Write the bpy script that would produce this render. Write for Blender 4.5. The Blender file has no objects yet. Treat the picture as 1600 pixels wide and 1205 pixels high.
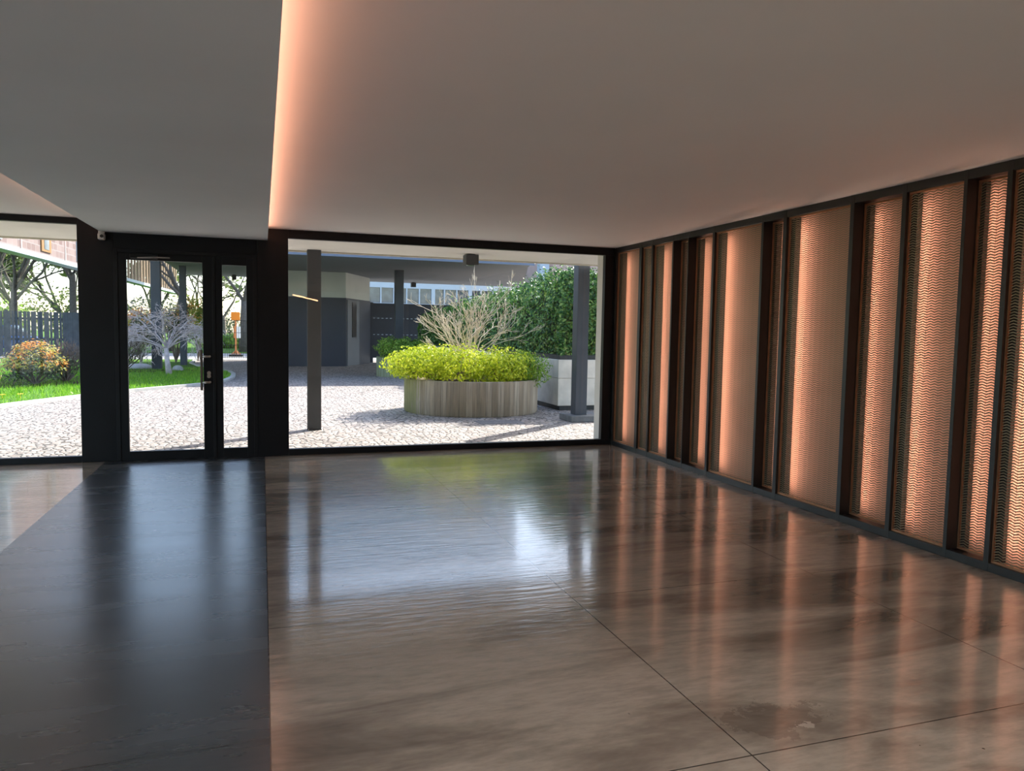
import bpy, math, random
from mathutils import Vector, Matrix, noise
R = math.radians
PI = math.pi
rnd = random.Random(7)
scn = bpy.context.scene
col = scn.collection

# ------------------------------------------------------------------ helpers
class MB:
    def __init__(s): s.v = []; s.f = []; s.m = []
    def face(s, pts, mi=0):
        n = len(s.v); s.v.extend([tuple(p) for p in pts]); s.f.append(tuple(range(n, n+len(pts)))); s.m.append(mi)
    def box(s, x0, x1, y0, y1, z0, z1, M=None, mi=0):
        P = [(x0,y0,z0),(x1,y0,z0),(x1,y1,z0),(x0,y1,z0),(x0,y0,z1),(x1,y0,z1),(x1,y1,z1),(x0,y1,z1)]
        if M is not None: P = [tuple(M @ Vector(p)) for p in P]
        n = len(s.v); s.v += P
        for q in ((0,3,2,1),(4,5,6,7),(0,1,5,4),(1,2,6,5),(2,3,7,6),(3,0,4,7)):
            s.f.append(tuple(n+i for i in q)); s.m.append(mi)
        return s
    def tube(s, pts, rads, n=6, cap=True):
        pts = [Vector(p) for p in pts]; rings = []
        for i, p in enumerate(pts):
            d = (pts[min(i+1, len(pts)-1)] - pts[max(i-1, 0)])
            if d.length < 1e-9: d = Vector((0,0,1))
            d.normalize()
            a = d.cross(Vector((0,0,1)) if abs(d.z) < .9 else Vector((1,0,0))).normalized(); b = d.cross(a)
            k = len(s.v); r = rads[i] if hasattr(rads, '__len__') else rads
            for j in range(n):
                t = 2*PI*j/n; s.v.append(tuple(p + a*(r*math.cos(t)) + b*(r*math.sin(t))))
            rings.append(k)
        for A, B in zip(rings, rings[1:]):
            for j in range(n):
                s.f.append((A+j, A+(j+1) % n, B+(j+1) % n, B+j)); s.m.append(0)
        if cap:
            s.f.append(tuple(rings[0]+j for j in range(n))[::-1]); s.m.append(0)
            s.f.append(tuple(rings[-1]+j for j in range(n))); s.m.append(0)
        return s
    def lathe(s, prof, c, n=48):
        cx, cy = c; rings = []
        for r, z in prof:
            k = len(s.v)
            for j in range(n):
                t = 2*PI*j/n; s.v.append((cx+r*math.cos(t), cy+r*math.sin(t), z))
            rings.append(k)
        for A, B in zip(rings, rings[1:]):
            for j in range(n):
                s.f.append((A+j, A+(j+1) % n, B+(j+1) % n, B+j)); s.m.append(0)
        return s
    def prism(s, poly, z0, z1):
        n = len(s.v); k = len(poly)
        s.v += [(x, y, z0) for x, y in poly] + [(x, y, z1) for x, y in poly]
        s.f.append(tuple(n+i for i in range(k))[::-1]); s.m.append(0)
        s.f.append(tuple(n+k+i for i in range(k))); s.m.append(0)
        for i in range(k):
            j = (i+1) % k; s.f.append((n+i, n+j, n+k+j, n+k+i)); s.m.append(0)
        return s
    def build(s, name, mat, parent=None, smooth=False, bevel=0):
        me = bpy.data.meshes.new(name); me.from_pydata(s.v, [], s.f)
        mats = mat if isinstance(mat, (list, tuple)) else [mat]
        for m in mats: me.materials.append(m)
        if len(mats) > 1: me.polygons.foreach_set('material_index', s.m)
        if smooth: me.polygons.foreach_set('use_smooth', [True]*len(me.polygons))
        me.update()
        o = bpy.data.objects.new(name, me); col.objects.link(o)
        if parent is not None:
            o.parent = parent
            root = parent
            off = Vector(parent.location)
            while root.parent is not None: root = root.parent; off = off + Vector(root.location)
            o.location = -off
        if bevel:
            b = o.modifiers.new('bevel', 'BEVEL'); b.width = bevel; b.segments = 2; b.limit_method = 'ANGLE'
        return o

def B(*a): return MB().box(*a)
def tag(o, label=None, cat=None, group=None, kind=None):
    if label: o['label'] = label
    if cat: o['category'] = cat
    if group: o['group'] = group
    if kind: o['kind'] = kind
    return o
def thing(name, loc, label, cat, group=None):
    o = bpy.data.objects.new(name, None); o.empty_display_size = .1; col.objects.link(o); o.location = loc
    return tag(o, label, cat, group)
def struct(o): o['kind'] = 'structure'; return o

# ------------------------------------------------------------------ materials
class NT:
    def __init__(s, name):
        s.mat = bpy.data.materials.new(name); s.mat.use_nodes = True
        s.t = s.mat.node_tree; s.b = s.t.nodes['Principled BSDF']; s.out = s.t.nodes['Material Output']
    def n(s, typ, **kw):
        o = s.t.nodes.new('ShaderNode'+typ)
        for k, v in kw.items(): setattr(o, k, v)
        return o
    def l(s, a, b): s.t.links.new(a, b)
    def set(s, sock, v):
        if hasattr(v, 'is_output') or isinstance(v, bpy.types.NodeSocket): s.l(v, sock)
        else: sock.default_value = v
    def math(s, op, a, b=0., c=None):
        o = s.n('Math', operation=op); s.set(o.inputs[0], a); s.set(o.inputs[1], b)
        if c is not None: s.set(o.inputs[2], c)
        return o.outputs[0]
    def coord(s, scale=(1,1,1), which='Object', loc=(0,0,0)):
        c = s.n('TexCoord'); m = s.n('Mapping'); m.inputs['Scale'].default_value = scale; m.inputs['Location'].default_value = loc
        s.l(c.outputs[which], m.inputs[0]); return m.outputs[0]
    def noise(s, vec, scale, detail=4, rough=.55, dist=0):
        o = s.n('TexNoise'); s.l(vec, o.inputs['Vector']); o.inputs['Scale'].default_value = scale
        o.inputs['Detail'].default_value = detail; o.inputs['Roughness'].default_value = rough; o.inputs['Distortion'].default_value = dist
        return o.outputs['Fac']
    def ramp(s, fac, stops):
        o = s.n('ValToRGB'); e = o.color_ramp.elements
        while len(e) < len(stops): e.new(.5)
        for i, (p, c) in enumerate(stops): e[i].position = p; e[i].color = (*c, 1) if len(c) == 3 else c
        s.l(fac, o.inputs[0]); return o.outputs[0]
    def mix(s, fac, a, b, blend='MIX'):
        o = s.n('Mix', data_type='RGBA', blend_type=blend)
        s.set(o.inputs[0], fac); s.set(o.inputs[6], a); s.set(o.inputs[7], b); return o.outputs[2]
    def bump(s, h, dist=.01, strength=1.):
        o = s.n('Bump'); s.l(h, o.inputs['Height']); o.inputs['Distance'].default_value = dist; o.inputs['Strength'].default_value = strength
        s.l(o.outputs[0], s.b.inputs['Normal']); return o
    def base(s, c, rough=.5, metal=0., spec=.5):
        s.set(s.b.inputs['Base Color'], (*c, 1) if isinstance(c, tuple) and len(c) == 3 else c)
        s.set(s.b.inputs['Roughness'], rough); s.b.inputs['Metallic'].default_value = metal; s.b.inputs['Specular IOR Level'].default_value = spec
        return s

def plain(name, c, rough=.5, metal=0., spec=.5, var=.12, scale=6., bump=0.):
    t = NT(name); v = t.coord()
    f = t.noise(v, scale)
    lo = tuple(x*(1-var) for x in c); hi = tuple(min(1, x*(1+var)) for x in c)
    t.base(t.ramp(f, [(.3, lo), (.7, hi)]), rough, metal, spec)
    if bump: t.bump(t.noise(v, scale*8), bump)
    return t.mat

def line_mask(t, coordsock, off, pitch, width):
    """1 on joints at off + k*pitch"""
    a = t.math('SUBTRACT', coordsock, off); a = t.math('DIVIDE', a, pitch)
    a = t.math('ADD', a, .5); a = t.math('FRACT', a); a = t.math('SUBTRACT', a, .5); a = t.math('ABSOLUTE', a)
    return t.math('LESS_THAN', a, width/pitch/2)

def xyz(t, v):
    s = t.n('SeparateXYZ'); t.l(v, s.inputs[0]); return s.outputs

def m_tile():
    t = NT('polished_stone'); v = t.coord(); x, y, z = xyz(t, v)
    st = t.coord((.55, 2.2, 1))
    big = t.noise(st, .9, 6, .62, .6)
    fine = t.noise(t.coord((2, 7, 1)), 3.2, 6, .7)
    spots = t.noise(v, 14, 4, .6)
    c = t.ramp(big, [(.30, (.085,.07,.056)), (.42, (.20,.165,.132)), (.52, (.33,.28,.225)), (.60, (.36,.305,.25)), (.75, (.19,.155,.125))])
    c = t.mix(t.math('MULTIPLY', t.ramp(fine, [(.42,(0,0,0)),(.75,(1,1,1))]), .5), c, (.13,.105,.085,1))
    c = t.mix(t.math('GREATER_THAN', spots, .745), c, (.035,.03,.028,1))
    j = t.math('MAXIMUM', line_mask(t, x, .02, 1.745, .006), line_mask(t, y, 2.316, 1.765, .006))
    c = t.mix(j, c, (.03,.026,.022,1))
    # worn pale chip and dark stain at one joint
    d = t.n('VectorMath', operation='DISTANCE'); t.l(t.coord((1,1.6,1)), d.inputs[0]); d.inputs[1].default_value = (2.02, 2.52*1.6, 0)
    dd = t.math('ADD', d.outputs['Value'], t.math('MULTIPLY', t.noise(v, 4.5, 6, .75), .75))
    c = t.mix(t.math('MULTIPLY', t.math('LESS_THAN', dd, .58), .32), c, (.05,.035,.027,1))
    d2 = t.n('VectorMath', operation='DISTANCE'); t.l(t.coord((1,1.6,1)), d2.inputs[0]); d2.inputs[1].default_value = (2.12, 2.44*1.6, 0)
    dd2 = t.math('ADD', d2.outputs['Value'], t.math('MULTIPLY', t.noise(v, 16, 5, .7), .2))
    c = t.mix(t.math('LESS_THAN', dd2, .135), c, (.34,.29,.24,1))
    rough = t.math('ADD', t.math('MULTIPLY', fine, .12), .075)
    t.base(c, rough, 0, .6); t.b.inputs['Coat Weight'].default_value = .35; t.b.inputs['Coat Roughness'].default_value = .07
    h1 = t.noise(t.coord((1.6, 9, 1)), 2.6, 3, .5)
    h = t.math('ADD', t.math('MULTIPLY', h1, .8), t.math('MULTIPLY', t.noise(v, 42, 3), .05))
    h = t.math('SUBTRACT', h, t.math('MULTIPLY', j, .4))
    t.bump(h, .003, .85)
    return t.mat

def m_dark_floor():
    t = NT('dark_stone_strip'); v = t.coord(); x, y, z = xyz(t, v)
    wob = t.math('MULTIPLY', t.noise(t.coord((1.5, .2, 1)), 2, 2), .04)
    yy = t.math('ADD', y, wob)
    j = line_mask(t, yy, 3.81, .835, .006)
    f = t.noise(t.coord((.5, 2.5, 1)), 1.6, 5, .6)
    c = t.ramp(f, [(.3, (.032,.036,.040)), (.7, (.056,.061,.066))])
    c = t.mix(j, c, (.004,.004,.004,1))
    t.base(c, t.math('ADD', t.math('MULTIPLY', f, .08), .23), 0, .75)
    t.bump(t.noise(t.coord((1, 5, 1)), 4, 3), .0007, .5)
    return t.mat

def m_cobbles():
    t = NT('cobblestones'); v = t.coord()
    # segmental arcs: bend rows of setts
    x, y, z = xyz(t, v)
    sx = t.math('PINGPONG', x, .75)
    arc = t.math('MULTIPLY', t.math('MULTIPLY', sx, sx), .45)
    cv = t.n('CombineXYZ'); t.l(x, cv.inputs[0]); t.l(t.math('ADD', y, arc), cv.inputs[1])
    vo = t.n('TexVoronoi', feature='DISTANCE_TO_EDGE'); t.l(cv.outputs[0], vo.inputs['Vector']); vo.inputs['Scale'].default_value = 9.8; vo.inputs['Randomness'].default_value = .72
    vc = t.n('TexVoronoi', feature='F1'); t.l(cv.outputs[0], vc.inputs['Vector']); vc.inputs['Scale'].default_value = 9.8; vc.inputs['Randomness'].default_value = .72
    s = t.n('SeparateXYZ'); t.l(vc.outputs['Color'], s.inputs[0])
    c = t.ramp(s.outputs[0], [(0, (.29,.24,.22)), (.4, (.40,.345,.315)), (.75, (.47,.42,.385)), (1, (.345,.305,.29))])
    big = t.noise(v, .5, 3)
    c = t.mix(t.math('MULTIPLY', big, .25), c, (.40,.35,.32,1))
    j = t.ramp(vo.outputs['Distance'], [(.03, (1,1,1)), (.09, (0,0,0))])
    c = t.mix(j, c, (.09,.08,.072,1))
    t.base(c, .75, 0, .3)
    t.bump(t.ramp(vo.outputs['Distance'], [(.0, (0,0,0)), (.2, (1,1,1))]), .02, .8)
    return t.mat

def m_concrete_boards():
    t = NT('board_marked_concrete'); v = t.coord(); x, y, z = xyz(t, v)
    ang = t.math('ARCTAN2', t.math('SUBTRACT', y, 14.52), t.math('SUBTRACT', x, 3.98))
    k = t.math('FLOOR', t.math('MULTIPLY', ang, 11.)); wn = t.n('TexWhiteNoise', noise_dimensions='1D'); t.l(k, wn.inputs['W'])
    c = t.ramp(wn.outputs['Value'], [(0, (.30,.235,.16)), (.5, (.40,.32,.23)), (1, (.49,.41,.31))])
    streak = t.noise(t.coord((14, 14, .8)), 1.6, 5, .65)
    c = t.mix(t.ramp(streak, [(.42, (0,0,0)), (.72, (.8,.8,.8))]), c, (.16,.135,.105,1))
    fr = t.math('FRACT', t.math('MULTIPLY', ang, 11.))
    c = t.mix(t.math('MULTIPLY', t.math('LESS_THAN', fr, .05), .6), c, (.07,.06,.05,1))
    gm = t.ramp(t.math('SUBTRACT', x, t.math('MULTIPLY', t.noise(v, 5), .3)), [(.0, (0,0,0)), (1., (0,0,0))])
    al = t.math('MULTIPLY', t.math('LESS_THAN', t.math('ADD', x, t.math('MULTIPLY', streak, .5)), 3.02), .6)
    c = t.mix(al, c, (.15,.17,.03,1))
    t.base(c, .85, 0, .2)
    t.bump(streak, .01, .5)
    return t.mat

def m_concrete_green():
    t = NT('mossy_concrete'); streak = t.noise(t.coord((12, 12, .6)), 1.4, 5, .65)
    t.base(t.ramp(streak, [(.3, (.13,.15,.07)), (.7, (.30,.31,.22))]), .9, 0, .2); t.bump(streak, .01, .5); return t.mat

def m_leaf(name, stops, trans=.35, rough=.45):
    t = NT(name); g = t.n('NewGeometry')
    c = t.ramp(g.outputs['Random Per Island'], stops)
    t.base(c, rough, 0, .35)
    tr = t.n('BsdfTranslucent'); t.l(c, tr.inputs[0]); mx = t.n('MixShader'); mx.inputs[0].default_value = trans
    t.l(t.b.outputs[0], mx.inputs[1]); t.l(tr.outputs[0], mx.inputs[2]); t.l(mx.outputs[0], t.out.inputs[0])
    return t.mat

def m_glass():
    t = NT('clear_glass'); lw = t.n('LayerWeight'); lw.inputs[0].default_value = .5
    f = t.math('ADD', t.math('MULTIPLY', t.math('POWER', lw.outputs['Facing'], 5.), .8), .03)
    tr = t.n('BsdfTransparent'); tr.inputs[0].default_value = (.975,.985,.98,1)
    gl = t.n('BsdfGlossy'); gl.inputs['Roughness'].default_value = 0; mx = t.n('MixShader')
    t.l(f, mx.inputs[0]); t.l(tr.outputs[0], mx.inputs[1]); t.l(gl.outputs[0], mx.inputs[2]); t.l(mx.outputs[0], t.out.inputs[0])
    return t.mat

def m_emit(name, c, s):
    t = NT(name); t.base(c, .4); t.b.inputs['Emission Color'].default_value = (*c, 1); t.b.inputs['Emission Strength'].default_value = s; return t.mat

def m_brick():
    t = NT('facade_brick'); v = t.coord(); x, y, z = xyz(t, v)
    cv = t.n('CombineXYZ'); t.l(y, cv.inputs[0]); t.l(z, cv.inputs[1])
    b = t.n('TexBrick'); t.l(cv.outputs[0], b.inputs['Vector']); b.inputs['Scale'].default_value = 1.
    b.inputs['Brick Width'].default_value = .5; b.inputs['Row Height'].default_value = .30; b.inputs['Mortar Size'].default_value = .02
    b.inputs['Color1'].default_value = (.18,.12,.11,1); b.inputs['Color2'].default_value = (.27,.205,.19,1); b.inputs['Mortar'].default_value = (.28,.25,.24,1)
    t.base(b.outputs['Color'], .85, 0, .2); return t.mat

def m_grass():
    t = NT('grass_ground'); f = t.noise(t.coord(), 9, 5, .7)
    t.base(t.ramp(f, [(.3, (.05,.12,.015)), (.7, (.12,.24,.03))]), .9, 0, .1); t.bump(f, .03); return t.mat

def m_wood(name, a, b):
    t = NT(name); f = t.noise(t.coord((8, 8, .7)), 2, 5, .6); t.base(t.ramp(f, [(.3, a), (.7, b)]), .6); return t.mat

M = {}
M['tile'] = m_tile(); M['darkfloor'] = m_dark_floor(); M['cobble'] = m_cobbles()
M['ceil'] = plain('white_plaster', (.92,.91,.89), .9, 0, .1, .02, .7)
M['soffit'] = plain('grey_white_plaster', (.86,.88,.89), .85, 0, .1, .03, .8)
M['black'] = plain('black_painted_metal', (.008,.0085,.010), .45, 0, .25, .15, 3)
M['black2'] = plain('black_satin_steel', (.008,.0085,.010), .4, 0, .3, .1, 5)
M['rail'] = plain('dark_bronze_steel', (.011,.0115,.012), .4, .0, .5, .15, 5)
M['copper_frame'] = plain('copper_edge', (.34,.17,.09), .4, .6, .5, .15, 8)
M['mesh'] = plain('bronze_mesh', (.23,.185,.12), .42, .35, .5, .12, 3)
M['backing'] = plain('copper_backing', (.46,.262,.19), .75, 0, .2, .06, 2)
M['glass'] = m_glass()
M['steel'] = plain('brushed_steel', (.55,.50,.45), .3, 1, .5, .05, 20)
M['bronze'] = plain('bronze_bar', (.16,.13,.11), .35, .8, .5, .1, 20)
M['whiteplastic'] = plain('white_plastic', (.72,.70,.66), .45, 0, .5, .02)
M['blackplastic'] = plain('black_plastic', (.01,.01,.01), .3)
M['wallpaint'] = plain('warm_grey_plaster', (.66,.63,.59), .85, 0, .15, .04, 1)
M['canopy'] = plain('pale_render_underside', (.82,.79,.74), .9, 0, .1, .05, 1.5)
M['fascia'] = plain('cream_fascia', (.66,.62,.52), .7, 0, .2, .05)
M['column'] = plain('charcoal_painted_steel', (.075,.078,.083), .6, 0, .25, .12, 3)
M['columnblue'] = plain('slate_blue_steel', (.05,.058,.073), .5, 0, .35, .1, 3)
M['plinth'] = plain('grey_stone_plinth', (.17,.17,.17), .8, 0, .2, .2, 8, .004)
M['planter'] = m_concrete_boards(); M['mossy'] = m_concrete_green()
M['soil'] = plain('soil', (.07,.05,.035), .95, 0, .1, .4, 12, .02)
M['whitewall'] = plain('worn_white_concrete', (.72,.655,.565), .8, 0, .2, .14, 3.5, .003)
M['darkcap'] = plain('dark_cap', (.02,.021,.022), .5)
M['gatewall'] = plain('navy_cladding', (.035,.042,.058), .55, 0, .35, .12, 2)
M['gateband'] = plain('pale_green_grey_band', (.46,.48,.45), .8, 0, .2, .04, 2)
M['gatepanel'] = plain('slate_panel', (.10,.115,.13), .55, 0, .3, .1, 2)
M['slabdark'] = plain('grey_canopy_underside', (.21,.22,.23), .85, 0, .2, .06, 1)
M['slabblue'] = plain('blue_grey_steel_edge', (.13,.16,.23), .5, 0, .4, .06, 1)
M['winwhite'] = plain('white_window_frame', (.60,.64,.68), .5, 0, .3, .02)
M['pane_dark'] = plain('reflective_dark_pane', (.12,.13,.14), .08, 0, .8, .5, 1.5)
M['brick'] = m_brick()
M['pinkwall'] = plain('pinkish_render', (.46,.33,.30), .9, 0, .1, .08, 1)
M['beam'] = plain('pale_blue_white_beam', (.36,.43,.50), .6, 0, .3, .02)
M['slatwood'] = m_wood('weathered_timber', (.22,.13,.07), (.40,.26,.16))
M['winbrown'] = m_wood('brown_window_timber', (.20,.10,.03), (.34,.18,.06))
M['fence'] = plain('dark_fence_paint', (.085,.088,.11), .7, 0, .2, .25, 4)
M['kerb'] = plain('pale_stone_kerb', (.48,.465,.43), .85, 0, .1, .1, 5)
M['asphalt'] = plain('pale_asphalt', (.36,.355,.35), .9, 0, .1, .1, 3)
M['grass'] = m_grass()
M['mat_stone'] = plain('smooth_grey_threshold', (.50,.50,.50), .7, 0, .2, .06, 4)
M['grate'] = plain('iron_manhole', (.16,.16,.18), .6, .2, .3, .3, 25, .004)
M['orange'] = plain('orange_sign_paint', (.90,.28,.03), .5, 0, .3, .05)
M['orangepole'] = plain('rusty_orange_pole', (.70,.25,.09), .6, 0, .3, .1)
M['paper'] = plain('white_sheet', (.85,.84,.82), .7)
M['carbody'] = plain('blue_car_paint', (.10,.20,.42), .25, .2, .6, .03)
M['tyre'] = plain('tyre_rubber', (.012,.012,.012), .8)
M['bark'] = plain('grey_bark', (.13,.115,.10), .9, 0, .1, .3, 9, .01)
M['palebark'] = plain('pale_beige_bark', (.60,.50,.38), .8, 0, .1, .2, 9)
M['pinktwig'] = plain('pinkish_grey_twigs', (.60,.50,.50), .8, 0, .1, .25, 9)
M['browntwig'] = plain('brown_twigs', (.20,.155,.13), .85, 0, .1, .3, 9)
M['rock'] = plain('pale_rock', (.55,.55,.56), .9, 0, .1, .2, 5, .02)
M['leaf_lime'] = m_leaf('lime_leaves', [(0, (.22,.33,.015)), (.5, (.58,.66,.03)), (1, (.84,.84,.08))], .34)
M['leaf_box'] = m_leaf('green_leaves', [(0, (.10,.22,.025)), (.6, (.22,.38,.04)), (1, (.36,.50,.08))], .35)
M['leaf_hedge'] = m_leaf('hedge_leaves', [(0, (.02,.07,.02)), (.45, (.06,.155,.035)), (.8, (.15,.29,.055)), (1, (.36,.46,.14))], .18, .3)
M['leaf_orange'] = m_leaf('orange_young_leaves', [(0, (.60,.20,.04)), (.5, (.85,.38,.07)), (1, (.90,.55,.25))], .4)
M['leaf_yellow'] = m_leaf('yellow_green_leaves', [(0, (.35,.36,.08)), (.6, (.60,.52,.10)), (1, (.62,.62,.30))], .4)
M['leaf_dark'] = m_leaf('dark_shrub_leaves', [(0, (.04,.06,.035)), (.6, (.10,.13,.07)), (1, (.26,.27,.18))], .3)
M['leaf_spring'] = m_leaf('spring_tree_leaves', [(0, (.06,.11,.025)), (.6, (.14,.19,.05)), (1, (.26,.29,.11))], .4)
M['lamp'] = m_emit('warm_lamp_glow', (1., .50, .24), 16.)
M['petal'] = plain('yellow_petals', (.9,.62,.03), .6)

# ------------------------------------------------------------------ dimensions (metres)
HC = 2.795; XR = 4.751; YF = 9.717; SX0, SX1, SZ = -1.741, .070, 2.65
XL, YB = -5.4, -6.0

# ------------------------------------------------------------------ room shell
fl = struct(B(.018, XR+.3, YB, YF+.07, -.15, 0).build('floor', M['tile']))
B(SX0, .018, YB, YF+.07, -.15, 0).build('dark_strip', M['darkfloor'], fl)
B(XL, SX0, YB, YF+.07, -.15, 0).build('side_tiles', M['tile'], fl)

ce = struct(B(XL-.3, XR+.35, YB-.3, YF+.08, HC, HC+.2).build('ceiling', M['ceil']))
sf = MB(); sf.box(SX0, SX1, YB, YF-.02, SZ, SZ+.022); sf.box(SX0+.22, SX1-.13, YB, YF-.02, SZ+.022, HC)
sf.build('soffit', M['soffit'], ce)

struct(B(XL-.3, XR+.35, YB-.3, YB, 0, HC).build('wall_back', M['wallpaint']))
wl = MB()   # left wall; its window band is added, unseen, to let daylight in
wl.box(XL-.3, XL, YB, -5.0, 0, HC); wl.box(XL-.3, XL, 9.2, YF+.08, 0, HC); wl.box(XL-.3, XL, -5.0, 9.2, 0, .08); wl.box(XL-.3, XL, -5.0, 9.2, 2.7, HC)
struct(wl.build('wall_left', M['wallpaint']))
w4 = MB()
for i in range(8):
    y = -5.0 + i*14.2/7; w4.box(XL-.1, XL-.04, y-.03, y+.03, .08, 2.7)
w4o = struct(w4.build('added_window_3', M['black'])); B(XL-.08, XL-.07, -5.0, 9.2, .08, 2.7).build('pane', M['glass'], w4o)

# front wall: black piers and lintels
wf = MB()
wf.box(-1.985, -1.62, YF-.01, YF+.08, 0, HC)
wf.box(-.055, .310, YF-.01, YF+.08, 0, HC)
wf.box(-1.62, -.055, YF, YF+.08, 2.47, HC)
wfo = struct(wf.build('wall_front', M['black'], None, False, .004))
# door 1
d = MB()
d.box(-1.62, -1.575, YF-.015, YF+.07, 0, 2.47); d.box(-.10, -.055, YF-.015, YF+.07, 0, 2.47); d.box(-1.575, -.10, YF-.015, YF+.07, 2.43, 2.47)
d.box(-.565, -.53, YF-.015, YF+.07, 0, 2.43)
door = struct(d.build('door_1', M['black2'], None, False, .003))
lf = MB()
lf.box(-1.576, -1.489, YF-.005, YF+.05, .0, 2.431); lf.box(-.672, -.564, YF-.005, YF+.05, .0, 2.431)
lf.box(-1.489, -.672, YF-.005, YF+.05, .0, .108); lf.box(-1.489, -.672, YF-.005, YF+.05, 2.35, 2.431)
leaf = lf.build('door_leaf', M['black'], door, False, .003)
B(-1.495, -.666, YF+.018, YF+.028, .10, 2.36).build('pane', M['glass'], leaf)
sl = MB()
sl.box(-.531, -.452, YF-.005, YF+.05, .0, 2.431); sl.box(-.178, -.099, YF-.005, YF+.05, .0, 2.431)
sl.box(-.452, -.178, YF-.005, YF+.05, .0, .115); sl.box(-.452, -.178, YF-.005, YF+.05, 2.333, 2.431)
slo = sl.build('side_light', M['black'], door, False, .003)
B(-.458, -.172, YF+.018, YF+.028, .11, 2.34).build('pane', M['glass'], slo)
h = MB(); h.box(-.700, -.672, YF-.105, YF-.08, .833, 1.318)
hd = h.build('handle', M['bronze'], leaf, False, .003); tag(hd, 'bronze vertical pull bar on two steel stubs')
for z in (.925, 1.235):
    s_ = MB(); s_.tube([(-.68, YF-.092, z), (-.607, YF-.085, z), (-.600, YF-.078, z), (-.598, YF-.006, z)], .014, 10); s_.build('standoff', M['steel'], hd, True)
lk = MB(); lk.tube([(-.610, YF-.016, 1.035), (-.610, YF-.004, 1.035)], .022, 14); lk.tube([(-.610, YF-.016, .995), (-.610, YF-.004, .995)], .022, 14); lk.box(-.628, -.592, YF-.014, YF-.004, .99, 1.04)
tag(lk.build('lock_cylinder', M['steel'], leaf), 'steel lock plate on the door stile')
dc = MB(); dc.box(-1.44, -1.15, YF-.06, YF-.016, 2.365, 2.42); dcl = dc.build('door_closer', M['black2'], door, False, .005)
ar = MB(); ar.tube([(-1.36, YF-.065, 2.372), (-1.18, YF-.12, 2.379), (-1.02, YF-.05, 2.385)], .008, 6); ar.build('closer_arm', M['steel'], dcl)

# window 2 (large right) and window 1 (left)
def window(name, x0, x1, z0, z1, fx0, fx1, mulls=()):
    w = MB()
    w.box(fx0, fx1, YF-.012, YF+.07, 0, z0); w.box(fx0, fx1, YF-.012, YF+.07, z1, HC)
    if fx0 < x0: w.box(fx0, x0, YF-.012, YF+.07, z0, z1)
    if fx1 > x1: w.box(x1, fx1, YF-.012, YF+.07, z0, z1)
    for m in mulls: w.box(m-.03, m+.03, YF-.012, YF+.07, z0, z1)
    o = struct(w.build(name, M['black'], None, False, .003))
    B(x0-.01, x1+.01, YF+.025, YF+.037, z0-.01, z1+.01).build('pane', M['glass'], o)
    return o
window('window_1', -5.35, -1.985, .072, 2.722, -5.4, -1.985, (-3.9,))
window('window_2', .310, 4.594, .078, 2.69, .310, XR-.012)
# outer reveal of the right end of the front wall
struct(B(4.62, 5.05, YF+.075, YF+.30, 0, 2.79).build('trim_1', M['wallpaint']))
struct(B(-1.62, .2, YF+.08, YF+.70, -.03, .004).build('trim_2', M['mat_stone']))

# right wall: posts, rails and copper backing behind mesh panels
# (far Y, near Y, recessed?)
BAYS = [(9.655, 8.985, 0), (8.92, 8.66, 0), (8.62, 8.14, 0), (8.11, 7.79, 1), (7.772, 7.28, 1), (7.24, 6.42, 0), (6.385, 6.09, 1),
        (6.04, 5.225, 0), (5.18, 4.68, 1), (4.638, 4.138, 0), (4.108, 3.808, 1), (3.77, 2.95, 0)]
wr = struct(B(XR+.22, XR+.35, YB, YF+.08, 0, HC).build('wall_right', M['wallpaint']))
struct_near = MB().box(XR, XR+.215, YB, 2.91, 0, HC).build('end_panel', M['black'], wr)
rl = MB(); rl.box(XR-.008, XR+.05, 2.91, YF-.012, 0, .062); rl.box(XR-.008, XR+.05, 2.91, YF-.012, 2.725, HC)
rl.box(XR+.05, XR+.215, 2.91, YF-.012, 0, .05); rl.box(XR+.05, XR+.215, 2.91, YF-.012, 2.735, HC)
rl.build('rails', M['rail'], wr, False, .003)
edges = [YF-.012] + [v for b in BAYS for v in b[:2]] + [2.91]
MX = {0: XR+.026, 1: XR+.105}; BX = {0: XR+.155, 1: XR+.212}
for i in range(0, len(edges), 2):
    a, b = edges[i], edges[i+1]           # post between a (far) and b (near)
    nb = BAYS[i//2][2] if i//2 < len(BAYS) else None
    p = MB(); p.box(XR-.010, XR+.215, min(a, b), max(a, b), .0, HC)
    if nb is not None:                   # lip that hides the light strip
        lx = MX[nb]+(.020 if nb else .032); B(lx, lx+.004, b-(.036 if nb else .046), b+.001, .06, 2.73).build('light_shield', M['rail'], wr)
    p.build('post', M['rail'], wr, False, .002)
for a, b, k in BAYS:
    B(BX[k], XR+.218, b, a, .05, 2.735).build('backing', M['backing'], wr)

def mesh_panel(y0, y1, x):
    m = MB(); per = .066; amp = .012; pitch = .0195; hh = .0092; z0, z1 = .075, 2.715
    nk = max(2, int(round((y1-y0)/(per/2)))); step = (y1-y0)/nk; nr = int((z1-z0)/pitch)
    W = nk+1
    for r in range(nr):
        z = z0 + r*pitch
        for k in range(W): m.v.append((x+.0004, y0+k*step, z + amp*(k % 2)))
        for k in range(W): m.v.append((x-.0004, y0+k*step, z + hh + amp*(k % 2)))
    for r in range(nr):
        o = r*2*W
        for k in range(nk): m.f.append((o+k, o+k+1, o+W+k+1, o+W+k)); m.m.append(0)
        if r < nr-1:
            for k in range(0, W-1, 4):
                u = o+W+k; lo = o+2*W+k; n = len(m.v)
                z = z0 + r*pitch
                m.v.append((x-.0004, y0+k*step+.003, z+hh+.0009+amp*(k % 2))); m.v.append((x+.0004, y0+k*step+.003, z+pitch+.0009+amp*(k % 2)))
                m.f.append((u, n, n+1, lo)); m.m.append(0)
    return m
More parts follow.
